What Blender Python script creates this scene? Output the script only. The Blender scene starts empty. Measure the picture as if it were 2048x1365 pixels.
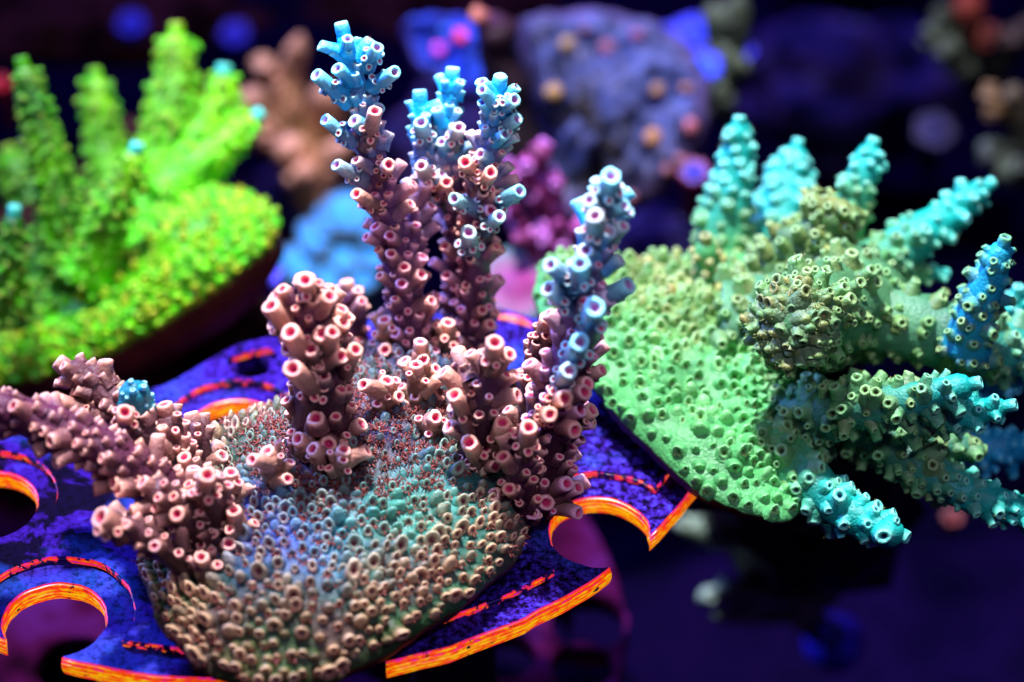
import bpy, bmesh, math, random
import numpy as np
from mathutils import Vector, noise

# ------------------------------------------------------------------ camera, world, lamps, exposure
S = 0.01                                   # lengths below are written in centimetres
PITCH, DIST, WIDE, PX = math.radians(40), 35.0, 12.0, 2048
sc = bpy.context.scene
FWD = np.array([0, math.cos(PITCH), -math.sin(PITCH)]); UP = np.array([0, math.sin(PITCH), math.cos(PITCH)])
RIGHT = np.array([1.0, 0, 0]); CAM = -FWD * DIST
cd = bpy.data.cameras.new('camera'); cam = bpy.data.objects.new('camera', cd)
sc.collection.objects.link(cam); sc.camera = cam
cam.location = CAM * S; cam.rotation_euler = (math.pi / 2 - PITCH, 0, 0)
cd.sensor_width = 36; cd.lens = 18 / (WIDE / 2 / DIST); cd.clip_start = 0.01; cd.clip_end = 20
cd.dof.use_dof = True; cd.dof.focus_distance = 32.0 * S; cd.dof.aperture_fstop = 12
sc.render.resolution_x, sc.render.resolution_y = 1024, 682
w = bpy.data.worlds.new('World'); sc.world = w; w.use_nodes = True
w.node_tree.nodes['Background'].inputs[0].default_value = (0.13, 0.035, 0.34, 1)
w.node_tree.nodes['Background'].inputs[1].default_value = 0.19

def lamp(name, loc, target, power, color, radius, cone, blend=1.0):
    l = bpy.data.lights.new(name, 'SPOT'); l.energy = power; l.color = color
    l.shadow_soft_size = radius * S; l.spot_size = math.radians(cone); l.spot_blend = blend
    o = bpy.data.objects.new(name, l); sc.collection.objects.link(o)
    o.location = Vector(loc) * S
    o.rotation_euler = (Vector(target) - Vector(loc)).to_track_quat('-Z', 'Y').to_euler()
    return o
lamp('tank_lamp_overhead', (-4, 10, 46), (1.2, 0.5, 0), 29, (0.95, 0.83, 1.0), 1.5, 31)
lamp('tank_lamp_front', (8, -24, 40), (1.2, 0.6, 1), 2.4, (0.80, 0.66, 1.0), 2.5, 32)
lamp('tank_lamp_blue', (-6, 30, 36), (0, 15, -6), 10, (0.32, 0.25, 1.0), 3, 44)
lamp('blue_rim_lamp', (-26, 16, 24), (0.5, 0, 1), 12, (0.20, 0.28, 1.0), 3, 34)  # unseen blue lamp added for rim light on the corals
sc.view_settings.view_transform = 'Standard'; sc.view_settings.look = 'None'
sc.view_settings.exposure = 0.15; sc.view_settings.gamma = 1.0
sc.cycles.use_denoising = True
sc.cycles.max_bounces = 4; sc.cycles.volume_bounces = 0

# ------------------------------------------------------------------ helpers
rng = np.random.RandomState(7)
def P(px, py, d):                          # a point seen at photo position (px, py) at depth d
    k = WIDE / PX * d / DIST
    return CAM + FWD * d + RIGHT * (px - 1024) * k - UP * (py - 682.5) * k
def G(px, py, z=0.0):                      # where that sight line meets the level z
    v = P(px, py, 1.0) - CAM
    return CAM + v * (z - CAM[2]) / v[2]
def depth(p): return float((np.asarray(p) - CAM) @ FWD)
def lin(h):
    h = h.lstrip('#'); v = np.array([int(h[i:i + 2], 16) for i in (0, 2, 4)]) / 255
    return np.where(v < 0.04045, v / 12.92, ((v + 0.055) / 1.055) ** 2.4)
def unit(v): v = np.asarray(v, float); return v / max(np.linalg.norm(v), 1e-9)
def mixc(a, b, t): return a * (1 - t) + b * t
def sstep(a, b, x): t = min(max((x - a) / (b - a), 0), 1); return t * t * (3 - 2 * t)
def nz(p, s, seed=0): return noise.noise(Vector((p[0] * s + seed * 7.3, p[1] * s + seed * 3.1, p[2] * s)))
def perp(v):
    a = np.array([0, 0, 1.0]) if abs(v[2]) < 0.9 else np.array([1.0, 0, 0])
    return unit(np.cross(v, a))

class MB:                                  # collects geometry with pigment per vertex
    def __init__(s): s.v, s.f, s.c, s.n = [], [], [], 0
    def add(s, verts, faces, cols):
        s.v.append(np.asarray(verts, float)); s.c.append(np.asarray(cols, float))
        s.f += [tuple(i + s.n for i in f) for f in faces]; s.n += len(verts)
    def join(s, o):
        for v, c in zip(o.v, o.c): s.v.append(v); s.c.append(c)
        s.f += [tuple(i + s.n for i in f) for f in o.f]; s.n += o.n
ORIG = {}
def build(name, mb, mat, parent=None, origin=None, smooth=True):
    v = np.concatenate(mb.v); c = np.concatenate(mb.c)
    if origin is None: origin = ORIG[parent.name] if parent else np.array([v[:, 0].mean(), v[:, 1].mean(), v[:, 2].min()])
    origin = np.asarray(origin, float)
    me = bpy.data.meshes.new(name)
    me.from_pydata(((v - origin) * S).tolist(), [], mb.f)
    a = me.color_attributes.new('pigment', 'FLOAT_COLOR', 'POINT')
    a.data.foreach_set('color', np.c_[c, np.ones(len(c))].astype(np.float32).ravel())
    if smooth: me.polygons.foreach_set('use_smooth', [True] * len(me.polygons))
    me.materials.append(mat)
    o = bpy.data.objects.new(name, me); sc.collection.objects.link(o)
    if parent: o.parent = parent; o.location = (origin - ORIG[parent.name]) * S
    else: o.location = origin * S
    ORIG[o.name] = origin
    return o
def thing(name, loc, label, cat, group=None):
    o = bpy.data.objects.new(name, None); sc.collection.objects.link(o)
    o.empty_display_size = 0.01; o.location = np.asarray(loc) * S; ORIG[o.name] = np.asarray(loc, float)
    tag(o, label, cat, group); return o
def tag(o, label, cat, group=None):
    o['label'] = label; o['category'] = cat
    if group: o['group'] = group
    return o

# ------------------------------------------------------------------ materials
def nodes_mat(name):
    m = bpy.data.materials.new(name); m.use_nodes = True; nt = m.node_tree
    return m, nt, nt.nodes['Principled BSDF']
def N(nt, t, **kw):
    n = nt.nodes.new(t)
    for k, v in kw.items(): setattr(n, k, v)
    return n
def ramp(nt, stops, interp='LINEAR'):
    r = N(nt, 'ShaderNodeValToRGB'); e = r.color_ramp; e.interpolation = interp
    while len(e.elements) < len(stops): e.elements.new(0.5)
    for el, (p, c) in zip(e.elements, stops): el.position = p; el.color = (*c, 1) if len(c) == 3 else c
    return r
def coral_mat(name, rough=0.45, bump=0.35, mottle=0.35, spec=0.35, grain=4500, sss=0.0):
    m, nt, b = nodes_mat(name); L = nt.links
    at = N(nt, 'ShaderNodeAttribute', attribute_name='pigment')
    geo = N(nt, 'ShaderNodeNewGeometry')
    n1 = N(nt, 'ShaderNodeTexNoise'); n1.inputs['Scale'].default_value = 420; n1.inputs['Detail'].default_value = 5
    L.new(geo.outputs['Position'], n1.inputs['Vector'])
    rm = ramp(nt, [(0.25, (1 - mottle,) * 3), (0.72, (1 + mottle * 0.35,) * 3)])
    L.new(n1.outputs['Fac'], rm.inputs['Fac'])
    mx = N(nt, 'ShaderNodeMix', data_type='RGBA', blend_type='MULTIPLY'); mx.inputs['Factor'].default_value = 1
    L.new(at.outputs['Color'], mx.inputs[6]); L.new(rm.outputs['Color'], mx.inputs[7])
    L.new(mx.outputs[2], b.inputs['Base Color'])
    n2 = N(nt, 'ShaderNodeTexNoise'); n2.inputs['Scale'].default_value = grain; n2.inputs['Detail'].default_value = 3
    L.new(geo.outputs['Position'], n2.inputs['Vector'])
    bp = N(nt, 'ShaderNodeBump'); bp.inputs['Strength'].default_value = bump; bp.inputs['Distance'].default_value = 0.00022
    L.new(n2.outputs['Fac'], bp.inputs['Height']); L.new(bp.outputs['Normal'], b.inputs['Normal'])
    b.inputs['Roughness'].default_value = rough; b.inputs['Specular IOR Level'].default_value = spec
    if sss:
        b.inputs['Subsurface Weight'].default_value = sss; b.inputs['Subsurface Scale'].default_value = 0.0006
        b.inputs['Subsurface Radius'].default_value = (1, 1, 1)
    return m
M_SKIN = coral_mat('coral_skin', sss=0.3, bump=0.85, grain=2600, spec=0.35, rough=0.42); M_TENT = coral_mat('polyp_tissue', rough=0.3, bump=0.0, mottle=0.2)
M_FAR = coral_mat('far_coral_skin', rough=0.6, bump=0.1, mottle=0.5)

def rack_top_mat():
    m, nt, b = nodes_mat('coralline_crust_on_plastic'); L = nt.links
    geo = N(nt, 'ShaderNodeNewGeometry')
    def nzn(scale, det=6, rough=0.6, dist=0.0):
        n = N(nt, 'ShaderNodeTexNoise'); n.inputs['Scale'].default_value = scale; n.inputs['Detail'].default_value = det
        n.inputs['Roughness'].default_value = rough; n.inputs['Distortion'].default_value = dist
        L.new(geo.outputs['Position'], n.inputs['Vector']); return n
    big = nzn(130, 5, 0.55, 0.6); fine = nzn(1250, 7, 0.72); hue = nzn(60, 3)
    dark, violet, blue, cy = lin('#0a0322'), lin('#321484'), lin('#3e34bc'), lin('#4488d8')
    c1 = ramp(nt, [(0.46, tuple(dark)), (0.50, tuple(violet)), (0.60, tuple(violet)), (0.70, tuple(blue))])
    c2 = ramp(nt, [(0.44, tuple(dark)), (0.51, tuple(violet)), (0.60, tuple(blue)), (0.74, tuple(cy))])
    L.new(big.outputs['Fac'], c1.inputs['Fac']); L.new(fine.outputs['Fac'], c2.inputs['Fac'])
    # crust is finer towards +x, coarser blotches towards -x
    sx = N(nt, 'ShaderNodeSeparateXYZ'); L.new(geo.outputs['Position'], sx.inputs[0])
    mr = N(nt, 'ShaderNodeMapRange'); mr.inputs[1].default_value = -0.045; mr.inputs[2].default_value = 0.005
    L.new(sx.outputs['X'], mr.inputs[0])
    mx = N(nt, 'ShaderNodeMix', data_type='RGBA'); L.new(mr.outputs[0], mx.inputs['Factor'])
    L.new(c1.outputs['Color'], mx.inputs[6]); L.new(c2.outputs['Color'], mx.inputs[7])
    hr = ramp(nt, [(0.52, (0, 0, 0)), (0.62, (1, 1, 1))]); L.new(hue.outputs['Fac'], hr.inputs['Fac'])
    m2 = N(nt, 'ShaderNodeMix', data_type='RGBA', blend_type='MIX')
    mm = N(nt, 'ShaderNodeMath', operation='MULTIPLY'); mm.inputs[1].default_value = 0.35
    L.new(hr.outputs['Color'], mm.inputs[0]); L.new(mm.outputs[0], m2.inputs['Factor'])
    L.new(mx.outputs[2], m2.inputs[6]); m2.inputs[7].default_value = (*lin('#2c64e0'), 1)
    dk = N(nt, 'ShaderNodeMix', data_type='RGBA', blend_type='MULTIPLY'); dk.inputs['Factor'].default_value = 0.7
    L.new(m2.outputs[2], dk.inputs[6])
    sk = ramp(nt, [(0.38, (0.06,) * 3), (0.52, (1, 1, 1))]); L.new(fine.outputs['Fac'], sk.inputs['Fac'])
    dk.inputs['Factor'].default_value = 0.85; L.new(sk.outputs['Color'], dk.inputs[7])
    L.new(dk.outputs[2], b.inputs['Base Color'])
    bp = N(nt, 'ShaderNodeBump'); bp.inputs['Strength'].default_value = 0.7; bp.inputs['Distance'].default_value = 0.0005
    L.new(fine.outputs['Fac'], bp.inputs['Height']); L.new(bp.outputs['Normal'], b.inputs['Normal'])
    b.inputs['Roughness'].default_value = 0.6; b.inputs['Specular IOR Level'].default_value = 0.03
    return m
def rack_edge_mat(name='orange_printed_plastic', crust=0.31):
    m, nt, b = nodes_mat(name); L = nt.links
    geo = N(nt, 'ShaderNodeNewGeometry')
    mp = N(nt, 'ShaderNodeMapping'); mp.inputs['Scale'].default_value = (1, 1, 2.6)
    L.new(geo.outputs['Position'], mp.inputs['Vector'])
    n = N(nt, 'ShaderNodeTexNoise'); n.inputs['Scale'].default_value = 800; n.inputs['Detail'].default_value = 8
    n.inputs['Roughness'].default_value = 0.65
    L.new(mp.outputs[0], n.inputs['Vector'])
    c = ramp(nt, [(0.26, tuple(lin('#7a18b0'))), (0.36, tuple(lin('#ff2890'))), (0.46, tuple(lin('#ff2a12'))),
                  (0.58, tuple(lin('#ff5a08'))), (0.72, tuple(lin('#ffc00a')))])
    sx = N(nt, 'ShaderNodeSeparateXYZ'); L.new(geo.outputs['Position'], sx.inputs[0])
    # wall glow painted by height: yellow core, redder top and bottom layers
    cz = ramp(nt, [(0.0, (-.13 + .13,) * 3), (0.35, (.2,) * 3), (0.62, (.2,) * 3), (0.95, (0.02,) * 3)])
    zr = N(nt, 'ShaderNodeMapRange'); zr.inputs[1].default_value = -.0029; zr.inputs[2].default_value = 0
    L.new(sx.outputs['Z'], zr.inputs[0]); L.new(zr.outputs[0], cz.inputs['Fac'])
    ad = N(nt, 'ShaderNodeMath', operation='ADD'); L.new(n.outputs['Fac'], ad.inputs[0]); L.new(cz.outputs['Color'], ad.inputs[1])
    ly = N(nt, 'ShaderNodeMath', operation='MULTIPLY'); ly.inputs[1].default_value = 2 * math.pi / 0.0005; L.new(sx.outputs['Z'], ly.inputs[0])
    lz = N(nt, 'ShaderNodeMath', operation='SINE'); L.new(ly.outputs[0], lz.inputs[0])
    lm = N(nt, 'ShaderNodeMath', operation='MULTIPLY_ADD'); L.new(lz.outputs[0], lm.inputs[0]); lm.inputs[1].default_value = 0.07; L.new(ad.outputs[0], lm.inputs[2])
    ad2 = N(nt, 'ShaderNodeMath', operation='SUBTRACT'); L.new(lm.outputs[0], ad2.inputs[0]); ad2.inputs[1].default_value = 0.05
    L.new(ad2.outputs[0], c.inputs['Fac']); L.new(c.outputs['Color'], b.inputs['Base Color'])
    ml = N(nt, 'ShaderNodeMath', operation='MULTIPLY'); ml.inputs[1].default_value = 2 * math.pi / 0.0005
    sn = N(nt, 'ShaderNodeMath', operation='SINE'); L.new(sx.outputs['Z'], ml.inputs[0]); L.new(ml.outputs[0], sn.inputs[0])
    bp = N(nt, 'ShaderNodeBump'); bp.inputs['Strength'].default_value = 0.8; bp.inputs['Distance'].default_value = 0.0002
    L.new(sn.outputs[0], bp.inputs['Height']); L.new(bp.outputs['Normal'], b.inputs['Normal'])
    b.inputs['Roughness'].default_value = 0.35
    # violet crust has grown over some of the plastic
    nc = N(nt, 'ShaderNodeTexNoise'); nc.inputs['Scale'].default_value = 1000; nc.inputs['Detail'].default_value = 6; L.new(geo.outputs['Position'], nc.inputs['Vector'])
    rc_ = ramp(nt, [(crust, (1, 1, 1)), (crust + .05, (0, 0, 0))]); L.new(nc.outputs['Fac'], rc_.inputs['Fac'])
    cm = N(nt, 'ShaderNodeMix', data_type='RGBA'); L.new(rc_.outputs['Color'], cm.inputs['Factor'])
    L.new(c.outputs['Color'], cm.inputs[6]); cm.inputs[7].default_value = (*lin('#2c1270'), 1); L.new(cm.outputs[2], b.inputs['Base Color'])
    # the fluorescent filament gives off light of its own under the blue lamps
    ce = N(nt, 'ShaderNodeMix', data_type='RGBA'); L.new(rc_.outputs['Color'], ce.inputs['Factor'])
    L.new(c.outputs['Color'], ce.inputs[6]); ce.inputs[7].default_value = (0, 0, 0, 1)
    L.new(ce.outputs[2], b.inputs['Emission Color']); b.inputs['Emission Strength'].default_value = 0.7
    return m
def mottled_mat(name, cols, scale, rough=0.8, bump=0.6, dist=0.002):
    m, nt, b = nodes_mat(name); L = nt.links
    geo = N(nt, 'ShaderNodeNewGeometry')
    n = N(nt, 'ShaderNodeTexNoise'); n.inputs['Scale'].default_value = scale; n.inputs['Detail'].default_value = 6
    L.new(geo.outputs['Position'], n.inputs['Vector'])
    c = ramp(nt, [(0.32 + 0.36 * i / (len(cols) - 1), tuple(lin(h))) for i, h in enumerate(cols)])
    L.new(n.outputs['Fac'], c.inputs['Fac']); L.new(c.outputs['Color'], b.inputs['Base Color'])
    bp = N(nt, 'ShaderNodeBump'); bp.inputs['Strength'].default_value = bump; bp.inputs['Distance'].default_value = dist
    L.new(n.outputs['Fac'], bp.inputs['Height']); L.new(bp.outputs['Normal'], b.inputs['Normal'])
    b.inputs['Roughness'].default_value = rough; b.inputs['Specular IOR Level'].default_value = 0.0
    return m
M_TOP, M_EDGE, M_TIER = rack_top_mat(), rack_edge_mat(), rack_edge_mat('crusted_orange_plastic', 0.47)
M_FLOOR = mottled_mat('tank_floor_crust', ['#010106', '#030212', '#0a0422', '#040314'], 28)
M_ROCK = mottled_mat('dark_rock', ['#070406', '#1c1210', '#2a1a18', '#1a1024'], 90)
M_LOW = mottled_mat('purple_crust', ['#12030e', '#34082c', '#401450'], 120)

# ------------------------------------------------------------------ coral geometry
def catmull(pts, n):
    pts = [np.asarray(p, float) for p in pts]
    q = [2 * pts[0] - pts[1]] + pts + [2 * pts[-1] - pts[-2]]; out = []
    segs = len(pts) - 1
    for i in range(n + 1):
        x = i / n * segs; k = min(int(x), segs - 1); t = x - k
        a, b, c, d = q[k:k + 4]
        out.append(0.5 * (2 * b + (c - a) * t + (2 * a - 5 * b + 4 * c - d) * t * t + (3 * b - a - 3 * c + d) * t ** 3))
    return np.array(out)
def sweep(path, radii, seg, colf, amp=0.08, nscale=2.2, seed=0, mb=None):
    mb = mb or MB(); n = len(path)
    T = np.gradient(path, axis=0); T /= np.linalg.norm(T, axis=1)[:, None]
    u = perp(T[0]); V, C = [], []
    for i in range(n):
        u = unit(u - T[i] * (u @ T[i])); w_ = np.cross(T[i], u)
        for k in range(seg):
            a = 2 * math.pi * k / seg; d = math.cos(a) * u + math.sin(a) * w_
            p = path[i] + d * radii[i]
            p = p + d * radii[i] * amp * (nz(p, nscale, seed) + 0.5 * nz(p, nscale * 2.7, seed + 1)) * 1.6
            V.append(p); C.append(colf(i / (n - 1), p))
    F = []
    for i in range(n - 1):
        for k in range(seg):
            a, b = i * seg + k, i * seg + (k + 1) % seg
            F.append((a, b, b + seg, a + seg))
    V.append(path[-1] + T[-1] * radii[-1] * 0.3); C.append(colf(1, path[-1]))
    for k in range(seg): F.append(((n - 1) * seg + k, (n - 1) * seg + (k + 1) % seg, len(V) - 1))
    V.append(path[0]); C.append(colf(0, path[0]))
    for k in range(seg): F.append(((k + 1) % seg, k, len(V) - 1))
    mb.add(V, F, C); return mb
def tube_cup(pos, axis, r, L, body, rim, inner, tilt=0.0, ref=None, seg=12, closed=False, flare=1.5, taper=0.94, hole=1.0):
    axis = unit(axis); ref = perp(axis) if ref is None else np.asarray(ref, float)
    ref = ref - axis * (ref @ axis)
    ref = unit(ref) if np.linalg.norm(ref) > 1e-3 else perp(axis)
    sd = np.cross(axis, ref); wob = rng.uniform(-0.07, 0.07, seg); ph = rng.uniform(0, 6.28)
    rings = [(-0.5 * r, flare, 0, body), (0.10 * L, 1.0 + 0.50 * (flare - 1), 0.0, body), (0.45 * L, 0.5 * taper + 0.58, 0.35, mixc(body, rim, 0.08)),
             (0.80 * L, taper * 1.04, 0.8, mixc(body, rim, 0.55)), (L - 0.04 * r, taper * 1.02, 1, rim), (L + 0.11 * r, taper * 0.86, 1, mixc(rim, np.ones(3), 0.10)), (L + 0.10 * r, taper * 0.68, 1, rim),
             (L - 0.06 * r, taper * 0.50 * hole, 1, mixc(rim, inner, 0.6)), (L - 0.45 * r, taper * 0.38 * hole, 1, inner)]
    if closed: rings = rings[:5] + [(L + 0.3 * r, taper * 0.55, 1, rim)]
    V, C = [], []
    for z, rr, tl, col in rings:
        for k in range(seg):
            a = 2 * math.pi * k / seg
            ca = math.cos(a)
            R = r * rr * (1 + wob[k] + 0.05 * math.sin(2 * a + ph))
            V.append(pos + axis * (z + tilt * r * tl * ca * rr) + (ref * ca + sd * math.sin(a)) * R); C.append(col)
    F = []
    for i in range(len(rings) - 1):
        for k in range(seg):
            a, b = i * seg + k, i * seg + (k + 1) % seg
            F.append((a, b, b + seg, a + seg))
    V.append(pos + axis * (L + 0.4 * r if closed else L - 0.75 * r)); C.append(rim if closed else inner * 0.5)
    o = (len(rings) - 1) * seg
    for k in range(seg): F.append((o + k, o + (k + 1) % seg, len(V) - 1))
    mb = MB(); mb.add(V, F, C); return mb
def tentacles(mb, pos, axis, r, ln, n, col, tipcol, spread=0.9):
    axis = unit(axis); u = perp(axis); w_ = np.cross(axis, u); ph = rng.uniform(0, 6.28)
    for k in range(n):
        a = ph + 2 * math.pi * k / n + rng.uniform(-0.25, 0.25); d = math.cos(a) * u + math.sin(a) * w_
        s = pos + d * r; l = ln * rng.uniform(0.6, 1.2); dr = unit(axis + d * spread * rng.uniform(0.5, 1.3))
        t = np.cross(dr, d); t = unit(t); th = ln * 0.13
        q = np.cross(dr, t); m_ = s + dr * l * 0.6 + d * l * 0.08
        V = [s + t * th, s - t * th * 0.5 + q * th * 0.9, s - t * th * 0.5 - q * th * 0.9,
             m_ + t * th * .8, m_ - t * th * 0.4 + q * th * 0.7, m_ - t * th * 0.4 - q * th * 0.7, s + dr * l]
        F = [(0, 1, 4, 3), (1, 2, 5, 4), (2, 0, 3, 5), (3, 4, 6), (4, 5, 6), (5, 3, 6)]
        mb.add(V, F, [col] * 3 + [mixc(col, tipcol, 0.5)] * 3 + [tipcol])

class Slab:                                # an encrusting or plating base: a dome over a traced outline on its own plane
    def __init__(s, outline3d, normal, H, thick, p=2.2, q=0.7, lump=0.08, seed=0, under=0.85, lscale=0.9):
        s.n = unit(normal); s.e1 = unit(np.cross(np.array([0, 1.0, 0]), s.n)); s.e2 = np.cross(s.n, s.e1)
        o3 = np.array(outline3d); s.o = o3.mean(0)
        q2 = np.c_[(o3 - s.o) @ s.e1, (o3 - s.o) @ s.e2]
        cl = catmull([np.append(a, 0) for a in list(q2) + [q2[0]]], 400)[:-1, :2]
        th = np.arctan2(cl[:, 1], cl[:, 0]); i = np.argsort(th); th, rr = th[i], np.hypot(*cl[i].T)
        s.th = np.r_[th - 2 * np.pi, th, th + 2 * np.pi]; s.rr = np.r_[rr, rr, rr]
        s.H, s.t, s.p, s.q, s.lump, s.seed, s.under, s.ls = H, thick, p, q, lump, seed, under, lscale
    def rho(s, a): return np.interp(a, s.th, s.rr) * (1 + .028 * nz((math.cos(a) * 3, math.sin(a) * 3, 0), 1.6, s.seed) + .014 * nz((math.cos(a) * 3, math.sin(a) * 3, 0), 5.5, s.seed))
    def surf(s, x, y):
        a = math.atan2(y, x); R = s.rho(a); r = min(math.hypot(x, y) / R, 1)
        h = s.H * (1 - r ** s.p) ** s.q + s.lump * (nz((x, y, 0), s.ls, s.seed) + 0.4 * nz((x, y, 5), s.ls * 2.6, s.seed)) * (1 - r ** 6)
        return s.o + s.e1 * x + s.e2 * y + s.n * h
    def rel(s, x, y): return math.hypot(x, y) / s.rho(math.atan2(y, x))
    def nrm(s, x, y, e=0.12):
        return unit(np.cross(s.surf(x + e, y) - s.surf(x - e, y), s.surf(x, y + e) - s.surf(x, y - e)))
    def loc(s, p): return float((p - s.o) @ s.e1), float((p - s.o) @ s.e2)
    def hit(s, px, py):                    # surface point along a sight line
        v = unit(P(px, py, 1.0) - CAM); h = s.H * 0.5
        for _ in range(25):
            t = ((s.o + s.n * h - CAM) @ s.n) / (v @ s.n); q = CAM + v * t; x, y = s.loc(q)
            h = 0.5 * h + 0.5 * float((s.surf(x, y) - s.o) @ s.n)
        return s.surf(x, y), x, y
    def mesh(s, colf, undercol, A=150, R=36):
        V, C, F = [], [], []
        V.append(s.surf(0, 0)); C.append(colf(V[0], 0))
        for i in range(1, R + 1):
            r = (i / R) ** 0.8
            for k in range(A):
                a = 2 * math.pi * k / A - math.pi; ro = s.rho(a) * r
                p = s.surf(ro * math.cos(a), ro * math.sin(a)); V.append(p); C.append(colf(p, r))
        for f, dz in ((1.0, -0.12), (0.97, -0.45), (s.under, -1.0)):
            for k in range(A):
                a = 2 * math.pi * k / A - math.pi; ro = s.rho(a) * f
                V.append(s.o + s.e1 * ro * math.cos(a) + s.e2 * ro * math.sin(a) + s.n * s.t * dz); C.append(undercol)
        V.append(s.o - s.n * s.t); C.append(undercol)
        for k in range(A): F.append((0, 1 + k, 1 + (k + 1) % A))
        for i in range(R + 2):
            for k in range(A):
                a, b = 1 + i * A + k, 1 + i * A + (k + 1) % A
                F.append((a, a + A, b + A, b))
        o = 1 + (R + 2) * A
        for k in range(A): F.append((o + k, len(V) - 1, o + (k + 1) % A))
        mb = MB(); mb.add(V, F, C); return mb
    def scatter(s, spacing_f, tries, rmin=0.0, rmax=0.98):
        ext = s.rr.max(); pts = np.zeros((0, 2))
        for _ in range(tries):
            x, y = rng.uniform(-ext, ext, 2); r = s.rel(x, y)
            if r > rmax or r < rmin: continue
            d = spacing_f(x, y, r)
            if d is None: continue
            if len(pts) and np.min(np.hypot(pts[:, 0] - x, pts[:, 1] - y)) < d: continue
            pts = np.vstack([pts, (x, y)])
        return pts

class Colony:                              # a coral: base and branches are parts, corallites sub-parts
    def __init__(s, name, loc, label, cat='coral', mat=None, limit=300):
        s.root = thing(name, loc, label, cat); s.mat = mat or M_SKIN; s.cups = []; s.tent = MB(); s.limit = limit; s.seed = 0
    def part(s, name, mb, label=None, origin=None):
        o = build(name, mb, s.mat, s.root, origin)
        if label: o['label'] = label
        return o
    def cup(s, owner, pos, axis, r, L, cols, **kw): s.cups.append((owner, np.asarray(pos), unit(axis), r, L, tube_cup(pos, axis, r, L, *cols, **kw)))
    def branch(s, pts, r0, r1, colf, cupf, seg=16, spacing=0.20, amp=0.1, lean=1.5, tip=True, tipr=None, start=0.0, flare=0.35, name='branch', label=None, power=1.0, flat=1.0, longp=0.16, rs=1.0, ls=1.0, tiltv=0.3, taper=0.94, hole=1.0):
        s.seed += 1; Ln = sum(np.linalg.norm(np.asarray(b) - np.asarray(a)) for a, b in zip(pts, pts[1:]))
        n = max(int(Ln / 0.07), 10); path = catmull(pts, n); ts = np.linspace(0, 1, n + 1)
        rad = r0 + (r1 - r0) * ts ** power + r0 * flare * np.exp(-ts * Ln / 0.3)
        rad *= np.clip((1 - ts) * Ln / (r1 * 0.9), 0.0, 1) ** 0.5 * 0.9 + 0.1
        ob = s.part(name, sweep(path, rad, seg, colf, amp, seed=s.seed), label, origin=path[0])
        T = np.gradient(path, axis=0); T /= np.linalg.norm(T, axis=1)[:, None]
        acc, ph = start * Ln, rng.uniform(0, 6.28)
        while acc < Ln - 0.10:
            t = acc / Ln; f = t * n; k = min(int(f), n - 1); fr = f - k
            c = path[k] * (1 - fr) + path[k + 1] * fr; R = rad[k]; tg = T[k]
            u = perp(tg); w_ = np.cross(tg, u); m_ = max(3, int(2 * math.pi * (R + 0.03) / spacing))
            ph += math.pi / m_ + rng.uniform(-0.1, 0.1)
            for j in range(m_):
                if rng.rand() < 0.08: continue
                a = ph + 2 * math.pi * j / m_ + rng.uniform(-0.22, 0.22); d = math.cos(a) * u + math.sin(a) * w_
                if d @ FWD > 0.72: continue              # the side nobody could see keeps bare skin
                pos = c + d * R + tg * rng.uniform(-0.06, 0.06); pos = pos + d * (R * amp * 1.6 * (nz(pos, 2.2, s.seed) + 0.5 * nz(pos, 2.2 * 2.7, s.seed + 1)) - 0.018)
                big = rng.rand() < longp
                r = rs * (rng.uniform(0.068, 0.090) if big else rng.uniform(0.038, 0.066)); L = ls * (rng.uniform(0.13, 0.24) if big else rng.uniform(0.05, 0.13))
                ax = unit(d + tg * lean * (0.55 if big else 1.0) * rng.uniform(0.55, 1.35) + rng.uniform(-0.15, 0.15, 3))
                s.cup(ob, pos, ax, r, L, cupf(t, pos, big), tilt=(0.2 if big else tiltv), ref=d - tg * 0.2, taper=taper, hole=hole)
                s.polyp(pos + ax * (L - 0.25 * r), ax, r, t)
            acc += spacing * rng.uniform(0.8, 1.1)
        if tip:
            tr = tipr or max(0.085, r1 * 0.62)
            s.cup(ob, path[-1] - T[-1] * tr * 0.7, T[-1], tr, tr * 1.6, cupf(1, path[-1], True), flare=1.0)
        return ob, path
    def polyp(s, pos, ax, r, t): pass
    def branchlet(s, owner, pos, axis, L, r, cols, ring, n=6):   # long radial corallite with a collar of small ones
        axis = unit(axis); s.cup(owner, pos, axis, r, L, cols, flare=1.35)
        u = perp(axis); w_ = np.cross(axis, u)
        for k in range(n):
            a = 2 * math.pi * k / n + rng.uniform(-0.3, 0.3); d = math.cos(a) * u + math.sin(a) * w_
            p = pos + axis * L * rng.uniform(0.15, 0.6) + d * r * 0.85
            s.cup(owner, p, d + axis * rng.uniform(0.5, 1.1), r * rng.uniform(0.42, 0.58), r * rng.uniform(0.35, 0.7), ring, tilt=0.4, ref=d)
    def finish(s, rest='corallites', one='corallite'):
        def score(c):
            face = -(c[2] @ FWD); d = depth(c[1]); x = (c[1] @ RIGHT) / d * DIST / WIDE * PX + 1024
            return -1 if not -20 < x < 2068 else (c[3] * 1.0 + c[4] * 0.35) / d * (0.55 + max(face, -0.4))
        order = sorted(s.cups, key=score, reverse=True); jm = MB()
        for i, (ow, pos, ax, r, L, mb) in enumerate(order):
            if i < s.limit: build(one, mb, s.mat, ow, origin=pos)
            else: jm.join(mb)
        if jm.n: build(rest, jm, s.mat, s.root)['kind'] = 'stuff'
        if s.tent.n: build('polyp_tentacles', s.tent, M_TENT, s.root)['kind'] = 'stuff'
        print(s.root.name, 'corallites', len(s.cups))

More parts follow.
